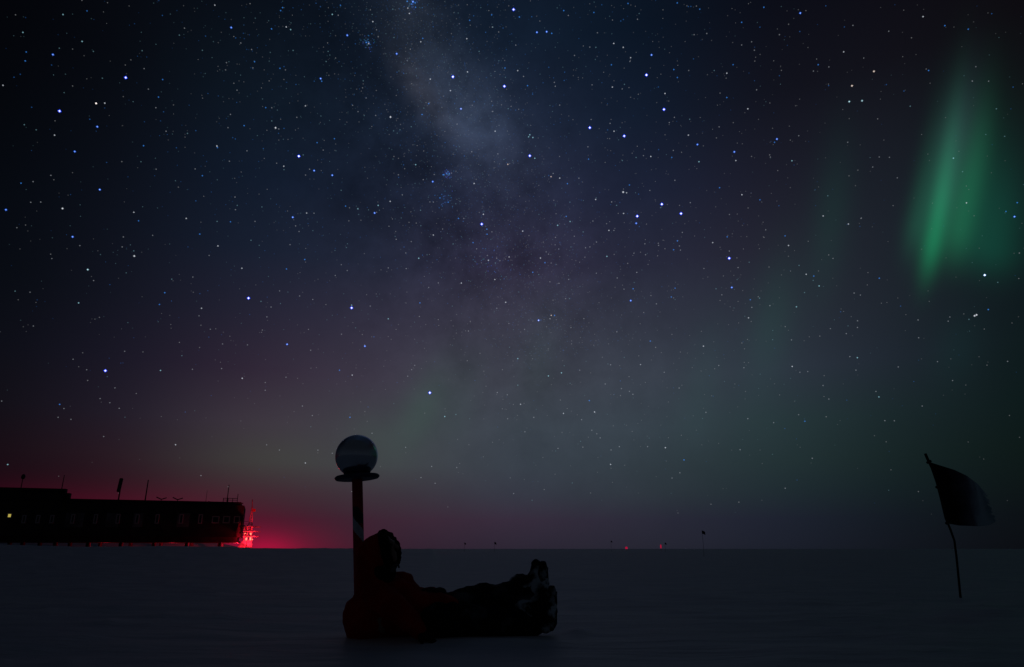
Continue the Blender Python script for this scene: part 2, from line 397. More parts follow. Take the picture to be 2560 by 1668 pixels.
region(640, 0, "208,90,3b 224,65,3b 712,45,3b 643,122,3c 693,129,4g 131,244,3b 255,228,3g 292,250,3c 769,298,2b 985,183,3g 1016,252,4g 1030,309,4g 1163,317,4c 838,370,4b 950,368,3o 930,358,3b 920,345,4b 965,375,4b 1186,454,2b 1293,114,3g 1280,69,3g 1323,15,2b 1345,62,3b 1275,12,3b 1310,35,3b 1342,25,3b 1801,172,3b 1835,134,4b 1987,126,3b 1996,229,4c 1936,273,4b 1777,327,3g 1389,353,3g 1406,324,3b 1494,226,4b 1881,434,4c 2099,574,3b 2083,237,4b 1275,512,4g 1189,609,4b 1244,618,4b 1469,668,3g 1660,648,1w 1783,607,3g 1639,765,3g 2094,728,1w 1456,874,3b 1728,918,2w 1400,966,3b 1839,858,4b 1993,889,4b 1996,940,4g 2126,917,4c 2016,1107,3g 1134,987,2g 1009,974,4g 1160,1104,4c 1214,1095,4c 1309,1069,4c 1244,1390,4b 1346,1389,3c 898,741,4g 904,682,4c 417,893,3g 202,577,3b 236,562,4b 248,590,4g 545,663,2b 554,685,3b 491,685,4b 337,713,4b 82,908,3b 133,909,4g 165,1078,2g 192,1088,4g 236,1083,4b 133,1020,4c 344,990,4g 860,942,4g 928,827,4g 591,519,4c 608,434,4c 313,426,4c 661,1170,3b 515,1203,3b 361,1317,1w 398,1307,4c 567,1266,4g 234,1402,3g 236,1431,4c 452,1427,4g 490,1439,2b 643,1478,2b 62,1253,4b 418,1476,4g 1200,1474,4g 1490,1532,2b 1577,1474,3b 1608,1463,3b 1630,1463,3b 1648,1460,4g 1502,1472,4g 1410,1515,4g 1839,1548,3g 2123,1386,3o 2039,1298,4g 1819,1280,4g 1756,1316,4b 1594,1203,4b 1695,1047,4g 1301,415,4g 1153,78,4c 506,28,4b 544,57,4b")
region(1280, 0, "13,81,1w 62,144,3b 166,142,4b 210,273,2b 292,268,2b 335,282,3b 436,90,3b 475,131,4g 690,106,3b 757,41,4b 720,277,4g 978,30,3b 939,165,4b 917,178,4b 1058,163,4g 1393,25,3b 1486,56,4b 1508,55,4b 1583,78,3b 1936,189,3b 2123,62,3b 2090,230,4b 858,367,3g 938,400,3g 1000,487,3g 994,518,4g 838,547,3b 1176,464,2b 1133,633,1w 1234,734,4b 1281,923,1w 1290,789,3g 1364,587,3b 1394,654,3b 1490,595,4g 1530,497,4b 1642,283,4g 1811,618,3g 1864,546,3b 1811,823,3b 1988,918,3g 2043,424,4g 2020,353,4g 1936,380,4g 1705,595,4c 48,596,3g 97,645,4g 131,723,3b 310,568,4b 440,679,4b 444,609,4b 365,728,4g 357,695,4g 675,716,4g 846,735,3g 929,750,4g 948,712,4c 656,1077,1w 946,1147,1w 860,1107,3g 667,1008,4g 827,1041,4g 806,1096,4b 150,1314,1w 192,1335,3c 150,1137,3c 140,1154,3c 176,1160,3c 402,887,4g 174,796,4b 1487,1140,3g 1563,1219,2b 1874,1281,2b 1887,1354,3g 1347,1328,3b 1170,1320,3g 1108,1313,4g 1046,1328,4c 1576,1364,3c 1360,1269,4g 1236,1262,4b 1498,1006,4c 1369,990,4g 1326,1034,4g 645,1342,3b 329,1490,3o 347,1463,4g 310,1480,4b 564,1503,4g 402,1502,3g 1746,1070,4g 2062,758,4g 1373,1521,4g 467,1549,3b 1535,293,4g 930,1354,4c 640,1238,4g 707,400,4c 656,398,4g 32,381,4g 527,468,4g")
region(1920, 0, "272,111,2b 487,50,4b 1307,141,3g 716,215,4g 644,228,4b 1018,264,4g 268,266,4b 96,293,4g 638,438,3g 807,490,4g 423,546,3b 893,602,2o 383,600,4g 96,639,4b 708,724,2o 511,722,4b 685,857,2c 793,850,2c 1354,595,3b 1491,217,3b 1688,247,3b 1886,116,4b 1146,768,4b 998,714,4b 2066,735,4b 1860,685,4g 1723,685,4g 1199,896,4c 75,1173,2b 55,1200,3b 202,1356,3c 259,1145,4g 672,1200,4g 938,1324,4g 1024,1327,4g 1563,1334,3c 1995,1150,4c 883,1409,4g 20,1325,4g 1090,1500,4g 1640,1448,4c 1925,918,4c 513,565,4g 1752,563,4g")
region(0, 460, "841,48,2b 259,155,4g 343,153,4g 527,207,2g 50,218,2b 142,369,4g 612,446,2b 1128,239,3g 1168,311,3b 1570,291,3g 1651,143,4b 1981,111,4g 2000,181,4c 1943,319,3b 1830,316,4c 1684,423,3b 1837,523,3g 1763,603,4g 1287,434,4g 1030,531,4g 1128,564,4c 1132,608,2g 740,722,2c 789,815,4g 1040,447,4g 437,629,4g 127,904,4c 253,913,4g 663,1003,3c 1626,785,4g 2039,711,3g 1448,803,4c 1389,917,3b 1344,1016,3b 1699,1048,3g 2095,963,1w 1678,1112,4g 1876,1349,4g 2086,1357,4g 1533,1448,4c 1051,1411,4g 281,1198,4g 616,1478,4g 2116,475,4c 2150,316,4g 1985,217,4g 1773,1225,4g 673,520,4g")
region(640, 460, "718,54,4c 755,187,3b 859,210,3c 1000,245,2b 1030,181,3c 427,246,3g 489,247,4g 310,281,2b 50,194,4c 334,354,4g 363,401,4g 287,512,4g 411,637,3b 257,717,3b 1131,147,3g 1233,92,4g 1387,222,4c 1551,118,3b 1566,88,4b 1584,127,4b 1620,154,3b 1544,201,4b 1495,153,4g 1466,152,4g 1573,380,4g 1495,431,3g 1707,291,3b 1752,291,4g 1747,315,4b 1903,339,1w 1917,256,3g 1946,381,3b 1948,424,3b 1989,404,4g 1830,495,3b 1860,547,4g 1662,506,4c 1248,532,4b 1263,582,4g 1309,486,4g 1182,467,4g 1372,627,3c 1959,644,3g 2029,627,4g 2018,667,4c 2056,647,4g 1950,603,4g 2134,616,3g 2013,806,3g 1731,836,3g 1537,835,4g 1456,873,4g 1382,1003,3b 1115,1137,3c 806,1045,1w 806,1022,3c 963,1030,4g 719,681,4g 769,730,4g 668,772,4g 199,902,4g 368,945,4g 479,974,4g 127,1038,4g 92,1121,4g 42,990,4c 262,1352,2b 461,1402,4g 918,1368,2b 994,1289,4b 721,1267,4g 2105,998,3g 1791,1240,4g 1121,357,4g 1115,708,4g 1266,714,4g 2030,1048,4g 1404,600,4b")
region(1280, 460, "937,69,2g 966,75,3g 1067,86,4b 1162,55,4g 705,131,3g 882,181,4c 840,152,4g 941,249,3g 1263,171,1w 1056,272,1w 1425,250,1w 1253,200,4c 1047,332,2b 1073,360,4b 457,274,3b 490,317,3c 385,349,3c 90,398,3g 817,392,3g 859,392,4g 682,313,4g 600,405,4c 525,441,4g 712,490,4g 620,538,4g 657,531,4g 800,611,3c 278,664,3b 330,667,4g 240,625,3g 288,573,4g 308,592,4g 394,549,4g 175,745,3b 1233,500,4g 1236,518,4g 1394,480,3b 1362,555,3b 1411,523,4g 1420,558,4g 1436,409,4g 1503,158,4g 1750,32,3b 1938,91,3g 2090,134,3b 1692,495,3g 1814,446,3b 1832,566,4g 1831,627,1w 1126,597,4g 1028,585,4g 1375,879,3b 1343,953,3b 1217,1011,4g 1001,984,2b 1021,884,3b 944,887,4g 1853,873,2b 1720,884,4c 1769,935,4g 2009,976,3b 2087,963,4c 1994,1129,3g 2022,1041,4g 224,1150,2w 244,1147,4b 331,1108,3o 359,1108,3b 320,1136,4g 606,1136,4g 497,1211,4g 106,1226,4g 884,1247,4g 1166,1325,3b 1614,1368,3g 49,1473,3c 1084,1523,4g 831,1525,4g 711,753,4g 887,793,4g 478,805,4g 396,838,4g 1906,705,4g 1618,713,4g 1052,746,4g 2139,387,4g 1833,258,4g 990,9,3b 452,967,4g 1120,505,4g")
region(1920, 460, "504,100,4c 92,184,4b 465,270,3g 678,338,3g 787,288,4g 144,438,3b 173,519,3g 2101,158,3b 2006,232,3b 2078,276,2b 1673,160,3g 1827,769,1c 1937,830,4c 322,762,3g 386,777,3b 431,860,3c 262,687,4c 938,795,3b 240,1036,3c 308,916,4c 612,1078,4b 1118,1030,4b 726,920,4g 779,937,4g 1857,1059,3b 1742,1112,2g 1758,1104,2g 1694,1142,4c 1533,1122,4g 1519,1157,4g 1265,1147,4g 753,1465,3c 690,1456,4g 204,1539,3g 660,1262,4g 755,1154,4g 198,1315,4g 754,1210,4g 1429,1498,4g 2020,1496,4g 2119,583,4g 1270,1297,4g 1098,1543,4g 548,628,4g 526,1220,4g 16,1026,4g")
region(0, 900, "888,91,1w 1353,89,3c 731,83,4g 1622,79,4g 1868,73,4g 2042,155,3g 969,236,4g 503,375,3b 539,410,4g 14,347,4g 490,484,4g 598,501,4g 844,326,4g 926,361,4g 1005,408,4g 874,646,4g 1480,715,3g 65,882,3c 1694,975,4g")
region(640, 900, "704,87,3b 811,128,3g 253,146,4g 78,191,4g 78,256,4g 1338,46,4g 1312,82,4g 1279,137,4g 1465,277,1w 792,484,3b 1591,477,3c 1685,460,4c 475,469,4g 391,389,4g 978,618,4g 643,787,4g 416,869,3g 1261,737,4g 1481,898,4g 1692,907,4g 1391,992,4g 1510,1040,4g 2034,275,4g 2118,294,4g 2121,496,4g 90,716,4g 197,760,4g 522,761,4g")
region(1280, 900, "417,109,3c 307,135,3c 49,213,4c 72,374,3g 434,451,3g 652,343,3b 696,439,3g 587,504,4g 786,203,4g 922,242,4g 990,265,4g 1019,290,4g 1409,237,4g 1635,442,4g 184,484,4g 109,606,4g 673,593,4g 715,623,4g 743,657,4g 835,759,4g 905,731,4g 1143,731,4g 1293,740,3g 1450,843,3b 831,881,3g 1415,952,4g 1349,996,4g 1923,757,4g 14,1126,4g 1988,495,4g 388,746,4g 1283,104,4g 571,87,4g 1083,39,4g 1743,47,4g 1955,66,4g")
region(1920, 900, "269,104,4g 335,98,4g 741,86,4g 464,216,4g 910,266,4g 935,312,3c 513,330,4g 258,462,4g 311,517,3b 48,529,4g 373,829,4g 145,1082,4g 985,512,4g 1065,513,4g 1556,174,4g 1300,389,4g")
TINT = {'w': (.85, .88, 1), 'b': (.05, .30, 1), 'c': (.35, .72, .85), 'g': (.74, .80, .90), 'o': (1, .78, .66)}
LV = {1: (2.4, 1.2), 2: (2.1, .7), 3: (1.9, .40), 4: (1.7, .15), 5: (1.5, .055)}
DS = 3000
svert = []; sface = []; scol = []
def star(px, py, rad, col, dist=DS):
    d = ray(px, py); ln = d.length; d = d / ln
    c = CAM + d * dist; r_ = rad / F * dist / ln        # keeps its apparent size
    a = d.cross(Vector((0, 0, 1))).normalized(); b2 = a.cross(d)
    o = len(svert)
    for v in (a, b2, -a, -b2, d, -d): svert.append(tuple(c + v * r_))
    for f in ((0, 1, 4), (1, 2, 4), (2, 3, 4), (3, 0, 4), (1, 0, 5), (2, 1, 5), (3, 2, 5), (0, 3, 5)):
        sface.append(tuple(i + o for i in f)); scol.append(col)
for px, py, lv, tn in BR:
    if py > 1335: continue
    r_, s_ = LV[lv]; s_ *= random.uniform(.85, 1.15)
    vig = 1
    if lv == 1:
        star(px, py, r_, tuple(s_ * v for v in ((1, 1, 1) if tn in 'wc' else (1, .9, .86))))
        if tn == 'w': star(px, py, r_ * 1.9, (.01, .05, .8), DS * 1.01)
        elif tn == 'c': star(px, py, r_ * 1.5, (.05, .2, .5), DS * 1.01)
    elif lv == 2:
        t_ = TINT[tn]; star(px, py, r_ * .75, tuple(s_ * (.6 * v + .4) for v in t_))
        star(px, py, r_ * 1.5, tuple(.5 * v for v in (.01, .16, 1)) if tn in 'bw' else tuple(.2 * v for v in t_), DS * 1.01)
    else:
        star(px, py, r_, tuple(s_ * v for v in TINT[tn]))
rnd = random.Random(3)
n_faint = 0
while n_faint < 3400:
    px = rnd.uniform(-60, 2620); py = rnd.uniform(-60, 1290)
    # denser along the milky way, thinner towards the horizon and the left
    t_ = ((px - 1160) * math.cos(R(-24)) + (py - 380) * math.sin(R(-24))) / 520
    dens = .30 + .7 * math.exp(-t_ * t_)
    dens *= min(1, max(.08, (1330 - py) / 700))
    dens *= .35 + .65 * min(1, max(0, px / 500)) if px < 500 else 1
    if px > 2000: dens *= .55
    if rnd.random() > dens: continue
    n_faint += 1
    m_ = rnd.random() ** 3
    s_ = .026 + .11 * m_
    tn = rnd.choice('ggggcb' if px > 1500 or py > 800 else 'ggccbb')
    star(px, py, rnd.uniform(1.1, 1.7), tuple(s_ * (.5 * v + .5) if tn == 'g' else s_ * v for v in TINT[tn]))
for _ in range(4200):                                   # star dust of the milky way
    a = rnd.gauss(0, 105); b2 = rnd.uniform(-520, 620); px = 1150 + a * math.cos(R(24)) + b2 * math.sin(R(24)); py = 330 - a * math.sin(R(24)) * .6 + b2 * math.cos(R(24))
    if py > 1000: continue
    s_ = rnd.uniform(.008, .045) * (1.5 if rnd.random() < .15 else 1); tn = rnd.choice('gbbc'); star(px, py, rnd.uniform(1.0, 1.6), tuple(s_ * v for v in TINT[tn]))
for _ in range(130):                                     # three small clusters
    cx, cy, w_ = rnd.choice(((1030, 5, 11), (917, 105, 9), (1118, 497, 16), (1222, 650, 26), (1118, 434, 6)))
    star(rnd.gauss(cx, w_), rnd.gauss(cy, w_), 1.4, tuple(rnd.uniform(.05, .22) * v for v in (.10, .38, 1)))
# the rest of the dome, outside the photograph
for _ in range(900):
    a = rnd.uniform(-math.pi, math.pi); e = math.asin(rnd.uniform(.05, 1))
    if abs(a) < R(52) and e < R(50): continue
    d = Vector((math.sin(a) * math.cos(e), math.cos(a) * math.cos(e), math.sin(e))); c = CAM + d * DS; r_ = DS / F * rnd.uniform(1, 2); o = len(svert)
    u = d.orthogonal().normalized(); w_ = d.cross(u)
    for v in (u, w_, -u, -w_, d, -d): svert.append(tuple(c + v * r_))
    s_ = rnd.uniform(.03, .4) ** 1.5
    for f in ((0, 1, 4), (1, 2, 4), (2, 3, 4), (3, 0, 4), (1, 0, 5), (2, 1, 5), (3, 2, 5), (0, 3, 5)):
        sface.append(tuple(i + o for i in f)); scol.append((s_ * .7, s_ * .8, s_))
me = bpy.data.meshes.new('stars'); me.from_pydata(svert, [], sface)
ca = me.attributes.new('star_light', 'FLOAT_COLOR', 'FACE')
ca.data.foreach_set('color', np.array([(*c, 1) for c in scol], dtype=np.float32).ravel())
sm = bpy.data.materials.new('starlight'); sm.use_nodes = True; t = sm.node_tree; t.nodes.clear()
at_n = t.nodes.new('ShaderNodeAttribute'); at_n.attribute_name = 'star_light'; em = t.nodes.new('ShaderNodeEmission'); ou = t.nodes.new('ShaderNodeOutputMaterial')
em.inputs[1].default_value = .55; tr = t.nodes.new('ShaderNodeBsdfTransparent'); ad = t.nodes.new('ShaderNodeAddShader')
t.links.new(at_n.outputs['Color'], em.inputs[0]); t.links.new(em.outputs[0], ad.inputs[0]); t.links.new(tr.outputs[0], ad.inputs[1]); t.links.new(ad.outputs[0], ou.inputs[0]); sm.cycles.emission_sampling = 'NONE'
me.materials.append(sm); so = bpy.data.objects.new('stars', me); C.objects.link(so)
tag(so, 'countless blue and white stars scattered over the night sky', 'stars', kind='stuff')

# ------------------------------------------------------------------ station building
YR, YL = 128.0, 119.0
pR = at(606, 1352, YR); pL = at(175, 1352, YL)
ax = Vector((pR.x - pL.x, pR.y - pL.y, 0)).normalized()           # along the facade, to the right
nb = Vector((-ax.y, ax.x, 0))                                      # away from the camera
def fac(px, py, out=0):                                            # point of the facade plane under a photo point
    d = ray(px, py); o = Vector((pR.x, pR.y, 0)) - nb * out
    t_ = (o - Vector((CAM.x, CAM.y, 0))).dot(nb) / d.dot(nb)
    return CAM + d * t_
ROT = Matrix((ax, nb, Vector((0, 0, 1)))).transposed()
def fbox(mb, p0, p1, d0, d1):                                      # box between two facade points, from depth d0 to d1
    u0, u1 = (p0 - pR).dot(ax), (p1 - pR).dot(ax)
    o = Vector((pR.x, pR.y, 0)) + ax * (u0 + u1) / 2 + nb * (d0 + d1) / 2; o.z = (p0.z + p1.z) / 2
    mb.box(o, (abs(u1 - u0), abs(d1 - d0), abs(p1.z - p0.z)), ROT)
station = empty('station_building', (pR.x, pR.y, 0))
tag(station, 'long dark raised polar station with rows of windows and masts on its roof', 'building')
def bevelled(o, w=.5, seg=4):
    bm = bmesh.new(); bm.from_mesh(o.data); bmesh.ops.bevel(bm, geom=list(bm.edges), offset=w, segments=seg, affect='EDGES'); bm.to_mesh(o.data); bm.free(); return o
mb = MB(); fbox(mb, fac(-500, 1340), fac(612, 1254.5), 0, 15); w = mb.build('wall', M['siding'], station); w.data.transform(Matrix.Identity(4))
z_bot = fac(606, 1352).z
for v in w.data.vertices:
    if v.co.z < 5: v.co.z = z_bot
    else: v.co.z = fac(606, 1255).z
bevelled(w, .6)
mb = MB(); p = fac(172, 1222); fbox(mb, fac(-500, 1260), Vector((p.x, p.y, fac(172, 1221).z)), .5, 3.2); up = mb.build('upper_storey', M['siding'], station)
bevelled(up, .7)
# belly panel and stilts
mb = MB(); a0 = fac(-500, 1352); a1 = fac(596, 1352); a0.z = z_bot - .35; a1.z = z_bot + .02; fbox(mb, a0, a1, 1.0, 14.5); mb.build('belly', M['siding'], station)
for px in range(-460, 570, 84):
    for dd in (3, 13):
        q = fac(px, 1352); c = q + nb * dd; m_ = MB(); m_.tube([(c.x, c.y, -.3), (c.x, c.y, z_bot - .3)], .35, 14); m_.build('stilt', M['darkmetal'], station)
# parapet line and facade ribs
mb = MB(); a0 = fac(172, 1262); a1 = fac(608, 1262); z = fac(606, 1258).z; a0.z = z - .12; a1.z = z + .05; fbox(mb, a0, a1, -.04, .1); mb.build('parapet', M['siding'], station)
def window(px, py0, py1, wpx, pane=M['glass'], frame=True):
    q0, q1 = fac(px - wpx / 2, py1), fac(px + wpx / 2, py0)
    f = MB(); t_ = .16
    z0, z1 = q0.z, q1.z
    def seg(a, b, za, zb):
        A = a.copy(); B = b.copy(); A.z = za; B.z = zb; fbox(f, A, B, -.09, .05)
    L0, L1 = q0 - ax * t_, q1 + ax * t_
    seg(L0, L1, z1, z1 + t_); seg(L0, L1, z0 - t_, z0); seg(L0, q0, z0, z1); seg(q1, L1, z0, z1)
    fo = f.build('window', M['trim'], station)
    g_ = MB(); fbox(g_, q0, q1, -.03, .04); po = g_.build('pane', pane, fo); po.matrix_parent_inverse = Matrix.Identity(4)
    po.matrix_parent_inverse = (fo.matrix_parent_inverse.inverted() @ Matrix.Identity(4)) if False else Matrix.Translation((0, 0, 0))
    po.parent = fo; po.matrix_basis = Matrix.Identity(4)
    return fo, po
for px, wpx in ((539, 15), (566, 14), (592, 12)): window(px, 1293, 1306, wpx)
for px in (182, 239, 295, 343, 393, 453, 501): window(px, 1288, 1307, 8)
for px in (60, 95, 130): window(px, 1290, 1306, 8)
lw, lp = window(24, 1285.5, 1293, 9, M['lit']); lw['label'] = 'window glowing yellow near the left end'
# light panels round the windows
for px0, px1 in ((160, 212), (262, 300), (330, 360), (440, 476)):
    m_ = MB(); fbox(m_, fac(px0, 1318), fac(px1, 1283), -.015, .03); m_.build('cladding_panel', mat('worn_cladding', (.18, .165, .18), .8, spec=.1, noise_scale=.5, col2=(.09, .085, .09)), station)
# roof masts and antennas: things standing on the roof
zr = fac(606, 1255).z; zu = fac(172, 1221).z
def roofpt(px, z, depth):
    d = ray(px, 1250); o = Vector((pR.x, pR.y, 0)) + nb * depth
    t_ = (o - Vector((CAM.x, CAM.y, 0))).dot(nb) / d.dot(nb); q = CAM + d * t_; q.z = z; return q
def ztop(px, py, q): return at(px, py, q.y).z
def mast(px, ytop, base_z, label, r_=.07, depth=4, group=None, extra=None):
    q = roofpt(px, base_z - .02, depth); zt = ztop(px, ytop, q)
    root = empty('roof_mast', q); tag(root, label, 'mast', group)
    m_ = MB(); m_.tube([q, (q.x, q.y, zt)], [r_ * 1.3, r_], 8); m_.build('pole', M['darkmetal'], root)
    m_ = MB(); m_.lathe([(0, 0), (.3, 0), (.3, .12), (r_ * 1.3, .16)], 12, base=q); m_.build('foot', M['darkmetal'], root)
    return root, q, zt
mast(363, 1200, zr, 'plain straight mast on the roof, right of the thick panel antenna', .09)
mast(568, 1212, zr, 'thin mast near the right end of the station roof, above a low railing', .07)
mast(515, 1226, zr, 'faint hair-thin mast on the roof between two low forked aerials and the end mast', .03)
mast(149, 1188, zu, 'thin mast near the right edge of the upper storey roof', .06)
root, q, zt = mast(46, 1192, zu, 'mast with a small round head on the far left upper roof', .06)
m_ = MB(); m_.ball((q.x, q.y, zt), (.32, .32, .45), n=12, m=8); m_.build('head', M['darkmetal'], root)
q = roofpt(296, zr - .02, 4); root = empty('panel_antenna', q); tag(root, 'thick dark panel antenna tilted on a short post on the station roof', 'antenna')
m_ = MB(); m_.tube([q, (q.x, q.y, ztop(296, 1226, q))], .12, 10); m_.build('post', M['darkmetal'], root)
z0, z1 = ztop(296, 1231, q), ztop(296, 1196, q)
rt = Matrix.Rotation(R(4), 3, 'Y'); m_ = MB(); m_.box((q.x, q.y - .3, (z0 + z1) / 2), (.62, .35, z1 - z0), rt); bevelled(m_.build('panel', M['darkmetal'], root), .1, 3)
for k, px in enumerate((403, 444)):
    q = roofpt(px, zr - .02, 4); root = empty('forked_aerial', q)
    tag(root, ['low forked aerial on the roof, the one nearer the plain straight mast', 'low forked aerial on the roof, the one farther right'][k], 'aerial', 'low forked aerials on the station roof')
    m_ = MB(); m_.tube([q, q + Vector((0, 0, .5))], .06, 8); m_.build('stem', M['darkmetal'], root)
    for s_ in (-1, 1):
        m_ = MB(); a_ = q + Vector((0, 0, .42)); m_.tube([a_, a_ + ax * (.85 * s_) + Vector((0, 0, .30 if s_ > 0 else .38))], .09, 8); m_.build('arm', M['darkmetal'], root)
q = roofpt(573, zr - .02, 1.5); root = empty('roof_railing', q); tag(root, 'low railing at the right end of the station roof', 'railing')
for k in range(4):
    m_ = MB(); c = q + ax * (-1 + k * .8); m_.tube([c, c + Vector((0, 0, .75 if k < 3 else 1.5))], .06, 8); m_.build('post', M['darkmetal'], root)
m_ = MB(); m_.tube([q + ax * -1 + Vector((0, 0, .7)), q + ax * 1.4 + Vector((0, 0, .7))], .05, 8); m_.build('rail', M['darkmetal'], root)
m_ = MB(); m_.tube([q + ax * -1 + Vector((0, 0, .38)), q + ax * 1.4 + Vector((0, 0, .38))], .04, 8); m_.build('rail', M['darkmetal'], root)

# ------------------------------------------------------------------ red-lit stair tower at the right end
YS = 127.0
def S(px, py, dy=0): return at(px, py, YS + dy)
base = S(622, 1372); tower = empty('stair_tower', (base.x, base.y, 0))
tag(tower, 'metal outside stair tower flooded with red light at the end of the station', 'stair tower')
ppm = (S(623, 1340) - S(622, 1340)).x
for px, lean in ((611, .0), (619, 0), (630, 0)):
    for dy in (0, 2.2):
        a0, a1 = S(px - 1, 1372, dy), S(px, 1313, dy); a0.z = -.1
        m_ = MB(); m_.tube([a0, a1], .10, 8); m_.build('upright', M['steel'], tower)
for py, x0, x1 in ((1317, 610, 641), (1329, 609, 640), (1341, 609, 639)):
    a0, a1 = S(x0, py), S(x1, py); m_ = MB(); m_.box(((a0.x + a1.x) / 2, a0.y + 1.0, a0.z), (a1.x - a0.x, 2.6, .16)); lo_ = m_.build('landing', M['steel'], tower)
    for dz in (.45, .9):
        m_ = MB(); m_.tube([(a0.x, a0.y - .3, a0.z + dz), (S(630, py).x, a0.y - .3, a0.z + dz)], .035, 6); m_.build('rail', M['steel'], tower)
def panel(x0, y0, x1, y1, dy=.9):
    a0, a1 = S(x0, y1, dy), S(x1, y0, dy); m_ = MB(); m_.box(((a0.x + a1.x) / 2, a0.y, (a0.z + a1.z) / 2), (a1.x - a0.x, .06, a1.z - a0.z)); m_.build('wind_screen', M['steel'], tower)
panel(610.5, 1318, 619, 1328.5); panel(622, 1316, 629.5, 1329); panel(611, 1330.5, 618.5, 1340); panel(622, 1331, 628, 1340)
# lower flights flare down to the snow
for x0, x1, xb0, xb1 in ((609, 618, 592, 614), (619, 630, 617, 629.5)):
    q = [S(x0, 1350, -.2), S(x1, 1350, -.2), S(xb1, 1372, -1.2), S(xb0, 1372, -1.2)]
    m_ = MB(); n_ = 10
    for k in range(n_):                                            # treads
        u0 = k / n_; u1 = (k + 1) / n_
        A = q[0].lerp(q[3], u0); B = q[1].lerp(q[2], u0); C_ = q[1].lerp(q[2], u1); D_ = q[0].lerp(q[3], u1)
        c = (A + B + C_ + D_) / 4; m_.box(c, (abs((B - A).x + (C_ - D_).x) / 2, .34, (A - D_).z * .96))
    m_.build('flight', M['steel'], tower)
# slender lattice mast above
for pa, pb in (((622, 1313), (630, 1268)), ((630, 1313), (631.5, 1268)), ((630.5, 1270), (631, 1249))):
    m_ = MB(); m_.tube([S(*pa, .5), S(*pb, .5)], .09, 6); m_.build('mast_leg', M['steel'], tower)
m_ = MB(); zz = []
for k in range(12):
    u0 = k / 12; y0 = 1313 - 45 * u0; zz.append(S(622 + 8 * u0 if k % 2 else 630 + 1.5 * u0, y0, .5))
m_.tube(zz, .04, 6)
m_.build('mast_bracing', M['steel'], tower)
a0 = S(635, 1276, .5); m_ = MB(); m_.box(a0, (.55, .08, .5)); m_.build('flag_panel', M['polered'], tower)
for px, py, dx, dz in ((626.8, 1335, .20, .36), (626, 1347, .22, .5), (615.5, 1347.5, .22, .45), (613, 1334, .34, .09), (631, 1349, .16, .16)):
    c = S(px, py, -.5); m_ = MB(); m_.box(c, (dx, .2, dz)); bevelled(m_.build('flood_lamp', M['redlamp'], tower), .04, 2)
def spot(name, loc, target, energy, angle, col=(1, .012, .035), rad=.2, blend_=.6):
    l_ = bpy.data.lights.new(name, 'SPOT'); l_.energy = energy; l_.spot_size = R(angle); l_.spot_blend = blend_; l_.color = col; l_.shadow_soft_size = rad
    o = bpy.data.objects.new(name, l_); C.objects.link(o); o.location = loc
    o.rotation_euler = (Vector(target) - Vector(loc)).to_track_quat('-Z', 'Y').to_euler(); return o
spot('red_floodlight', S(634, 1366, -4.6), S(627.5, 1338, 1.2), 6500, 38, blend_=.25)
spot('red_floodlight', S(650, 1360, 1.7), S(622, 1340, 1.2), 2200, 80)
spot('red_floodlight', S(643, 1322, -1.2), S(630, 1284, .5), 700, 44)
spot('red_floodlight', S(602, 1364, -4.2), S(606, 1366, -.8), 1000, 44)
def point(name, loc, energy, col=(1, .02, .05), rad=.3):
    l_ = bpy.data.lights.new(name, 'POINT'); l_.energy = energy; l_.color = col; l_.shadow_soft_size = rad
    o = bpy.data.objects.new(name, l_); C.objects.link(o); o.location = loc; return o
c = fac(592, 1352) + nb * 9; c.z = 1.3; point('red_underfloor_lamp', c, 1500)
c = fac(420, 1352) + nb * 9; c.z = 1.1; point('red_underfloor_lamp', c, 260)
c = fac(240, 1352) + nb * 9; c.z = 1.1; point('red_underfloor_lamp', c, 90)

# ------------------------------------------------------------------ ceremonial pole with mirror ball
YP = 5.78
p_top = at(893, 1196, YP); p_b = at(899, 1480, YP); axis = (p_top - p_b).normalized()
foot = p_b + axis * ((-.12 - p_b.z) / axis.z)
pole = empty('striped_pole', (foot.x, foot.y, 0)); tag(pole, 'red and white striped pole topped by a mirror ball, behind the seated person', 'pole')
qr = axis.to_track_quat('Z', 'Y').to_matrix()
H = (p_top - foot).length; rp = .0435
# stripes wind down to the right: material by height plus angle
s_w0 = (at(893, 1306, YP) - foot).length; s_w1 = (at(893, 1338, YP) - foot).length; s_k = (at(893, 1268, YP) - foot).length
m_ = MB(); nh, nr = 260, 40; vs = []; fs = []; mi = []
X_ = qr @ Vector((1, 0, 0)); Y_ = qr @ Vector((0, 1, 0))
for i in range(nh + 1):
    for k in range(nr):
        t_ = 2 * math.pi * k / nr; vs.append(foot + axis * (H * i / nh) + (X_ * math.cos(t_) + Y_ * math.sin(t_)) * rp)
for i in range(nh):
    h_ = H * (i + .5) / nh
    for k in range(nr):
        t_ = 2 * math.pi * (k + .5) / nr; dirv = X_ * math.cos(t_) + Y_ * math.sin(t_)
        sgn = math.atan2(dirv.x, -dirv.y)                             # 0 facing camera, + to the right
        pitch_ = .75
        ph = (h_ + sgn / (2 * math.pi) * .32)                 # same stripe is lower on the right
        f_ = (ph - s_w1) % pitch_
        white = f_ < (s_w0 - s_w1)
        black = (h_ < s_k and f_ >= (s_w0 - s_w1) and h_ > s_w0 - .01 and ph < s_k + .01)
        a = i * nr + k; b_ = i * nr + (k + 1) % nr; fs.append((a, b_, b_ + nr, a + nr)); mi.append(1 if (white and h_ < s_k - .02) else 2 if black else 0)
m_.v = vs; m_.f = fs; m_.mi = mi
m_.build('shaft', [M['polered'], M['polewhite'], M['poleblack']], pole, smooth=True)
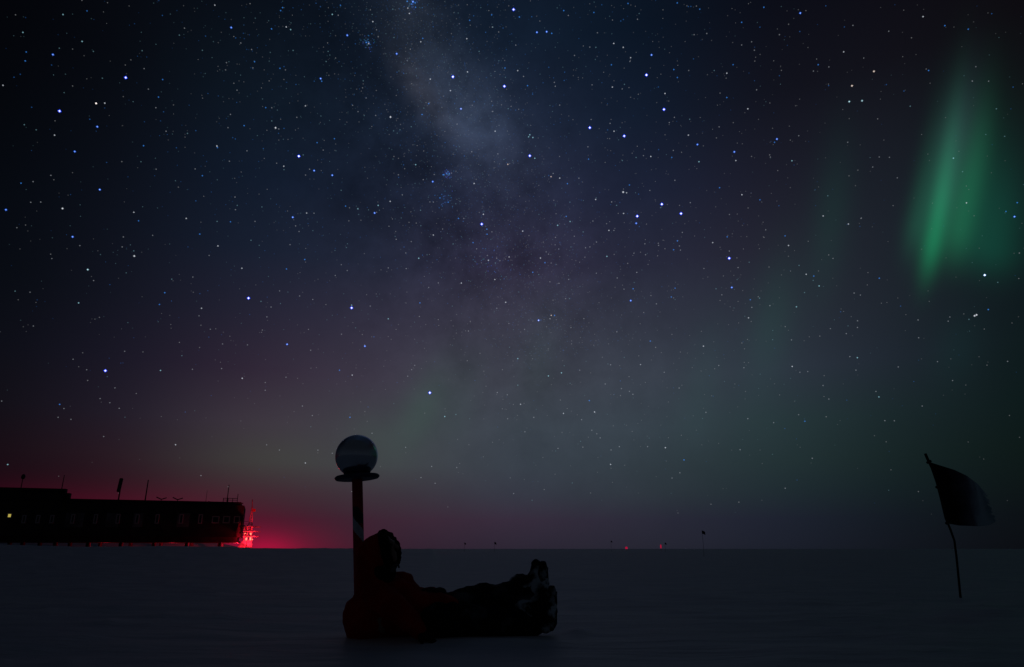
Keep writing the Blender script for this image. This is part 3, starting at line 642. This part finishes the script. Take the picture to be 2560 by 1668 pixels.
m_ = MB(); m_.lathe([(.0, -.012), (.15, -.012), (.172, -.008), (.183, .004), (.183, .014), (.172, .024), (.10, .032), (.085, .035), (.0, .035)], 64, base=p_top, rot=qr); m_.build('disc', M['navy'], pole, smooth=True)
pc = at(891.5, 1140, YP); off = axis * (pc - p_top).dot(axis); pc = p_top + off
hb = off.length
m_ = MB(); m_.lathe([(.075, .03), (.105, .034), (.112, .05), (.122, hb - .125), (.118, hb - .118), (.06, hb - .15)], 64, base=p_top, rot=qr); m_.build('collar', M['navy'], pole, smooth=True)
m_ = MB(); m_.ball(pc, .176, n=64, m=40); m_.build('mirror_ball', M['ball'], pole, smooth=True)

# ------------------------------------------------------------------ the person
YB = 5.36
def P(px, py, Y=YB): return at(px, py, Y)
PX = .0029                                                         # metres per photo pixel at that depth
hipc = on_ground(1010, 1598)
# body: one continuous mesh, head to toe
mb = MB()
head = P(956, 1374)
look = Vector((.90, -.12, .32)).normalized(); upv = (Vector((-.28, 0, 1)) - look * Vector((-.28, 0, 1)).dot(look)).normalized(); side = look.cross(upv)
HR = Matrix((look, -side, upv)).transposed()
def HP(f, s_, u): return head + look * f + side * s_ + upv * u
mb.ball(head + upv * .02 - look * .01, (.098, .076, .108), HR); mb.cap(HP(.03, 0, -.05), HP(.05, 0, -.085), .06, .040)
mb.cap(HP(.088, 0, .02), HP(.112, 0, -.022), .010, .017, 12, 4)     # nose
mb.cap(HP(.086, -.03, .028), HP(.086, .03, .028), .014, .014, 12, 4) # brow
mb.cap(HP(.084, -.018, -.056), HP(.084, .018, -.056), .011, .011, 12, 4) # lips
for s_ in (-1, 1): mb.cap(HP(0, s_ * .078, .01), HP(-.01, s_ * .082, -.025), .014, .010, 12, 4)
mb.cap(P(953, 1400), P(938, 1450), .055, .065)
mb.cap(P(932, 1490), P(945, 1555), .115, .11)
mb.cap(P(940, 1485, 5.19), P(940, 1485, 5.53), .075, .075)
mb.cap(P(950, 1550, 5.31), P(950, 1550, 5.42), .10, .10)
legs = {'far': [(985, 1550, 5.46), (1180, 1503, 5.62), (1318, 1480, 5.80), (1352, 1430, 5.82)], 'near': [(990, 1556, 5.31), (1190, 1548, 5.42), (1335, 1550, 5.64), (1372, 1500, 5.66)]}
for l_ in legs.values():
    for (a0, a1, r0, r1) in ((0, 1, .08, .055), (1, 2, .052, .036), (2, 3, .036, .028)): mb.cap(P(*l_[a0]), P(*l_[a1]), r0, r1)
arms = {'near': [(930, 1488, 5.14), (1000, 1540, 5.02), (1046, 1580, 5.06)], 'far': [(950, 1478, 5.55), (1010, 1515, 5.60), (1068, 1484, 5.46)]}
for a_ in arms.values():
    mb.cap(P(*a_[0]), P(*a_[1]), .050, .038); mb.cap(P(*a_[1]), P(*a_[2]), .038, .026)
    d = (P(*a_[2]) - P(*a_[1])).normalized(); mb.cap(P(*a_[2]), P(*a_[2]) + d * .05, .026, .028)
person = blend(mb, 'person', M['skin'], None, .010, smooth=2)
tag(person, 'person in hooded red parka and black trousers reclining against the striped pole, ankles crossed', 'person')
# eyes
for s_ in (-1, 1):
    m_ = MB(); m_.ball(HP(.083, s_ * .030, .008), .0115, n=12, m=8); m_.build('eye', M['glass'], person, smooth=True)
# parka
mb = MB()
mb.cap(P(922, 1540), P(918, 1556), .180, .172)                     # seat and back
mb.cap(P(935, 1500), P(945, 1478), .150, .125)                     # chest
mb.cap(P(985, 1530), P(1035, 1538), .165, .150)                    # belly
mb.cap(P(1035, 1536), P(1098, 1535), .155, .150)                   # skirt over the hips
mb.cap(P(990, 1480), P(1015, 1500), .105, .12)
mb.cap(P(895, 1585), P(1000, 1588), .07, .05)
mb.cap(P(978, 1455, 5.50), P(1005, 1455, 5.50), .075, .085)        # far shoulder
mb.cap(P(922, 1462, 5.40), P(950, 1440, 5.36), .095, .105)         # collar
mb.cap(P(940, 1490, 5.17), P(990, 1520, 5.05), .105, .090)         # near sleeve
mb.cap(P(990, 1520, 5.05), P(1046, 1575, 5.06), .090, .058)
mb.cap(P(1000, 1462, 5.52), P(1035, 1500, 5.58), .10, .085)        # far sleeve
mb.cap(P(1035, 1500, 5.58), P(1074, 1484, 5.46), .075, .052)
jacket = blend(mb, 'parka', M['jacket'], person, .013, folds=.045, fold_size=.10, smooth=5)
# hood: open shell of revolution round the head axis, thick cloth
hc = P(944, 1384); ha = Vector((.93, -.16, .30)).normalized()
hr = ha.to_track_quat('Z', 'Y').to_matrix()
prof = [(.002, -.150), (.055, -.142), (.095, -.112), (.122, -.06), (.138, -.005), (.146, .045), (.138, .080)]
inner = [(r_ - .018 if r_ > .02 else .002, z + (.018 if z < -.1 else 0)) for r_, z in prof]
m_ = MB(); m_.lathe(prof + inner[::-1], 40, base=hc, rot=hr)
m_.cap(P(918, 1400), P(925, 1450), .080, .105); m_.cap(P(940, 1432), P(960, 1440), .085, .07)
hood = blend(m_, 'hood', M['jacket'], jacket, .011, folds=.022, fold_size=.08, smooth=4)
# fur ruff round the opening
m_ = MB(); rc = hc + ha * .092
U_ = hr @ Vector((1, 0, 0)); W_ = hr @ Vector((0, 1, 0))
ring = []
for k in range(41):
    t_ = 2 * math.pi * k / 40; ring.append(rc + (U_ * math.cos(t_) + W_ * math.sin(t_)) * .118 + ha * .015 * math.cos(2 * t_))
for k in range(40): m_.cap(ring[k], ring[k + 1], .037, .037, 12, 4)
ruff = blend(m_, 'fur_ruff', M['ruff'], hood, .011, folds=.03, fold_size=.03, smooth=2)
# neck gaiter and drawcord
m_ = MB(); m_.cap(P(958, 1405, 5.32), P(962, 1432, 5.32), .075, .085); blend(m_, 'neck_gaiter', M['ruff'], person, .012, smooth=3)
m_ = MB(); m_.tube([P(978, 1424, 5.24), P(984, 1414, 5.24), P(990, 1411, 5.24), P(996, 1414, 5.24), P(998, 1420, 5.24)], .007, 8); m_.build('drawcord', M['frostcloth'], jacket, smooth=True)
m_ = MB(); m_.cap(P(980, 1428, 5.22), P(986, 1423, 5.22), .012, .014, 12, 4); m_.build('cord_toggle', M['frostcloth'], jacket, smooth=True)
# overtrousers
mb = MB()
mb.cap(P(1030, 1545, 5.37), P(1100, 1545, 5.36), .12, .13)
for (a0, a1, r0, r1) in (((1095, 1538, 5.46), (1185, 1502, 5.62), .125, .118), ((1185, 1504, 5.62), (1255, 1492, 5.72), .123, .104), ((1255, 1492, 5.72), (1312, 1478, 5.78), .104, .110),
                         ((1090, 1552, 5.24), (1195, 1552, 5.42), .128, .118), ((1195, 1552, 5.42), (1280, 1557, 5.56), .118, .100), ((1280, 1557, 5.56), (1332, 1557, 5.64), .100, .098)):
    mb.cap(P(*a0), P(*a1), r0, r1)
trousers = blend(mb, 'overtrousers', M['trousers'], person, .013, folds=.05, fold_size=.09, smooth=5)
# boots, each with its sole
def boot(heel, toe, shaft, Y, r_=.055):
    h_, t_ = P(*heel, Y), P(*toe, Y); s_ = P(*shaft, Y)
    d = (t_ - h_).normalized(); out = (Vector((d.z, 0, -d.x)) * .80 + Vector((0, -1, 0)) * .60).normalized(); w_ = d.cross(out).normalized(); out = w_.cross(d)
    m_ = MB()
    for q_ in (-.018, .018): m_.cap(h_ + w_ * q_ + out * .012, h_.lerp(t_, .5) + w_ * q_ * 1.3 + out * .012, r_ * .9, r_ * .85)
    m_.cap(h_, h_.lerp(t_, .5), r_, r_ * .95); m_.cap(h_.lerp(t_, .5), t_ + (t_ - h_) * .06, r_ * .95, r_ * .52); m_.cap(h_.lerp(t_, .15), s_, r_ * 1.15, r_ * 1.45)
    m_.cap(h_.lerp(t_, .52) , s_.lerp(h_, .45), r_ * .9, r_ * 1.25)
    bo = blend(m_, 'boot', M['boot'], person, .010, folds=.022, fold_size=.05, smooth=3)
    m_ = MB(); k_ = 18; ln = (t_ - h_).length
    vs = []
    for j in range(2):
        for i in range(k_):
            a = 2 * math.pi * i / k_; u = math.cos(a); v = math.sin(a)
            wid = .062 if u > 0 else .052
            vs.append(h_ + d * (ln / 2 + u * (ln / 2 + r_ * (.55 if u > 0 else .75))) + w_ * v * wid * (1 - .12 * (1 - abs(u)) - (.25 * u * u if u > 0 else 0)) + out * (r_ * .50 + j * .034))
    fs = [(i, (i + 1) % k_, k_ + (i + 1) % k_, k_ + i) for i in range(k_)] + [tuple(range(k_ - 1, -1, -1)), tuple(range(k_, 2 * k_))]
    m_.add(vs, fs)
    for i in range(6):                                             # lugs
        c = h_ + d * (ln * (i + .3) / 5.6) + out * (r_ * .50 + .034); m_.box(c, (.085, .026, .008), Matrix((w_, d, out)).transposed())
    m_.build('sole', M['sole'], bo)
boot((1342, 1500), (1342, 1418), (1304, 1476), 5.80, .088)
boot((1362, 1554), (1364, 1478), (1316, 1540), 5.65, .082)
# gloves: palm, four bent fingers, thumb
def glove(wrist, d, palm_n, curl):
    d = d.normalized(); palm_n = (palm_n - d * palm_n.dot(d)).normalized(); s_ = d.cross(palm_n)
    m_ = MB()
    m_.cap(wrist - d * .03, wrist + d * .03, .040, .036, 14, 4)
    for k in range(4): m_.cap(wrist + d * .03 + s_ * (-.018 + .012 * k), wrist + d * .095 + s_ * (-.030 + .020 * k), .020, .016, 12, 4)
    for k, ln in enumerate((.070, .082, .076, .058)):
        p_ = wrist + d * .095 + s_ * (-.033 + .022 * k); a = 0
        for j, fr in enumerate((.45, .32, .23)):
            a += curl * (.6 + .25 * j); q_ = p_ + (d * math.cos(a) + palm_n * math.sin(a)) * ln * fr
            m_.cap(p_, q_, .0125 - .001 * j, .0115 - .001 * j, 10, 4); p_ = q_
    t0 = wrist + d * .035 - s_ * .030; t1 = t0 + (d * .55 - s_ * .75 + palm_n * .3).normalized() * .042; t2 = t1 + (d * .85 - s_ * .25 + palm_n * .4).normalized() * .034
    m_.cap(t0, t1, .018, .014, 12, 4); m_.cap(t1, t2, .014, .012, 12, 4)
    return blend(m_, 'glove', M['glove'], person, .005, smooth=2)
wn = P(1048, 1580, 5.06); glove(wn, Vector((.55, -.25, -.28)), Vector((-.1, 0, -1)), .22)
wf = P(1070, 1482, 5.45); glove(wf, Vector((.75, -.5, .22)), Vector((.1, .1, -1)), .55)
person_objs = [person]

# ------------------------------------------------------------------ leaning flag on a bamboo stake
fb = on_ground(2402, 1500); YF = fb.y
pp = [at(x, y, YF) for x, y in ((2405, 1520), (2402, 1500), (2397, 1450), (2391, 1390), (2386, 1352), (2376, 1324), (2364, 1295), (2353, 1248), (2342, 1205), (2330, 1170), (2319, 1148), (2313, 1134))]
pp[0] = fb - Vector((0, 0, .1))
fl = empty('leaning_flag', (fb.x, fb.y, 0)); tag(fl, 'dark ragged flag blown to the right on a bent bamboo stake in the snow', 'flag')
m_ = MB(); m_.tube(pp, [.014, .014, .0135, .013, .013, .0135, .014, .015, .016, .017, .018, .017], 10); m_.build('stake', M['bamboo'], fl, smooth=True)
nu, nv = 46, 34; vs = []; fs = []
hoist = [(2322, 1155), (2330, 1172), (2342, 1206), (2353, 1249), (2362, 1286), (2370, 1309)]
def along(pts, t_):
    t_ *= len(pts) - 1; i = min(int(t_), len(pts) - 2); f_ = t_ - i; return pts[i][0] * (1 - f_) + pts[i + 1][0] * f_, pts[i][1] * (1 - f_) + pts[i + 1][1] * f_
top = [(2322, 1155), (2354, 1165), (2386, 1175), (2416, 1189), (2444, 1210), (2466, 1236)]
bot = [(2370, 1309), (2398, 1314), (2424, 1315), (2450, 1316), (2474, 1313), (2492, 1303)]
for j in range(nv + 1):
    v = j / nv; hx, hy = along(hoist, v)
    for i in range(nu + 1):
        u = i / nu; tx, ty = along(top, u); bx, by = along(bot, u)
        x = tx * (1 - v) + bx * v; y = ty * (1 - v) + by * v
        x += (hx - (hoist[0][0] * (1 - v) + hoist[-1][0] * v)) * (1 - u); y += (hy - (hoist[0][1] * (1 - v) + hoist[-1][1] * v)) * (1 - u)
        if i == nu: x += 9 * mnoise.noise(Vector((v * 14, 1, 0))) 
        dep = .12 * math.sin(u * 8 + v * 2.2) * u + .05 * math.sin(u * 19 - v * 4) * u + .25 * u
        q = at(x, y, YF); d = (q - CAM).normalized(); vs.append(q + d * dep)
for j in range(nv):
    for i in range(nu):
        if i > nu - 7 and mnoise.noise(Vector((j * .31, 2, 0))) * 8 > (nu - i) - 2.0: continue    # torn strips at the fly
        a = j * (nu + 1) + i; fs.append((a, a + 1, a + nu + 2, a + nu + 1))
m_ = MB(); m_.add(vs, fs); cl = m_.build('flag_cloth', M['flagfade'], fl, smooth=True); bake(cl, [('SOLIDIFY', dict(thickness=.003, offset=0))])
for k, v in enumerate((.0, .45, .98)):
    x, y = along(hoist, v); c = at(x, y, YF); m_ = MB(); m_.tube([c - Vector((.026, 0, .012)), c + Vector((.03, 0, .012))], .017, 8); m_.build('tie', M['bamboo'], fl)

# ------------------------------------------------------------------ marker flags and beacons on the horizon
def marker(px, py, Y, size, label, group='marker flags along the horizon'):
    top_ = at(px, py, Y); g0 = Vector((top_.x, Y, ground_z(top_.x, Y)))
    root = empty('marker_flag', g0); tag(root, label, 'marker flag', group)
    m_ = MB(); m_.tube([g0 - Vector((0, 0, .1)), g0.lerp(top_, .5) + Vector((.03, 0, 0)), top_ + Vector((0, 0, size * .6))], .012 if Y < 100 else .02, 6); m_.build('stake', M['bamboo'], root)
    vs = []; fs = []; n_ = 6
    for j in range(n_ + 1):
        for i in range(n_ + 1):
            u, v = i / n_, j / n_
            vs.append(top_ + Vector((size * (u * .95 + .05 * v), size * .22 * math.sin(u * 5 + v), size * (.55 - v * 1.05 - u * .35 + .1 * math.sin(u * 4)))))
    for j in range(n_):
        for i in range(n_): a = j * (n_ + 1) + i; fs.append((a, a + 1, a + n_ + 2, a + n_ + 1))
    m_ = MB(); m_.add(vs, fs); c_ = m_.build('flag_cloth', M['flag'], root); bake(c_, [('SOLIDIFY', dict(thickness=.006, offset=0))])
marker(1755, 1331, 60, .26, 'dark marker flag standing highest on the horizon, right of both red lights')
marker(1161, 1359, 150, .34, 'tiny far marker flag on the horizon, nearest the seated person')
marker(1236, 1358, 150, .42, 'tiny far marker flag on the horizon, second from the seated person')
marker(1527, 1354, 150, .30, 'tiny faint marker flag on the horizon just left of the round red light')
marker(1662, 1359, 150, .34, 'tiny far marker flag on the horizon just right of the tall red light')
def beacon(px, py, Y, w_, h_, label):
    c = at(px, py, Y); g0 = Vector((c.x, Y, ground_z(c.x, Y))); root = empty('red_beacon', g0); tag(root, label, 'beacon', 'red lights on the horizon')
    m_ = MB(); m_.tube([g0 - Vector((0, 0, .1)), c], .08, 8); m_.build('post', M['darkmetal'], root)
    m_ = MB(); m_.ball(c, (w_, w_, h_), n=14, m=8); m_.build('lamp', M['beacon'], root, smooth=True)
beacon(1566, 1370, 300, .55, .50, 'small round red light low on the horizon')
beacon(1652, 1366.5, 300, .28, .85, 'tall narrow red light on the horizon, between round red light and highest flag')
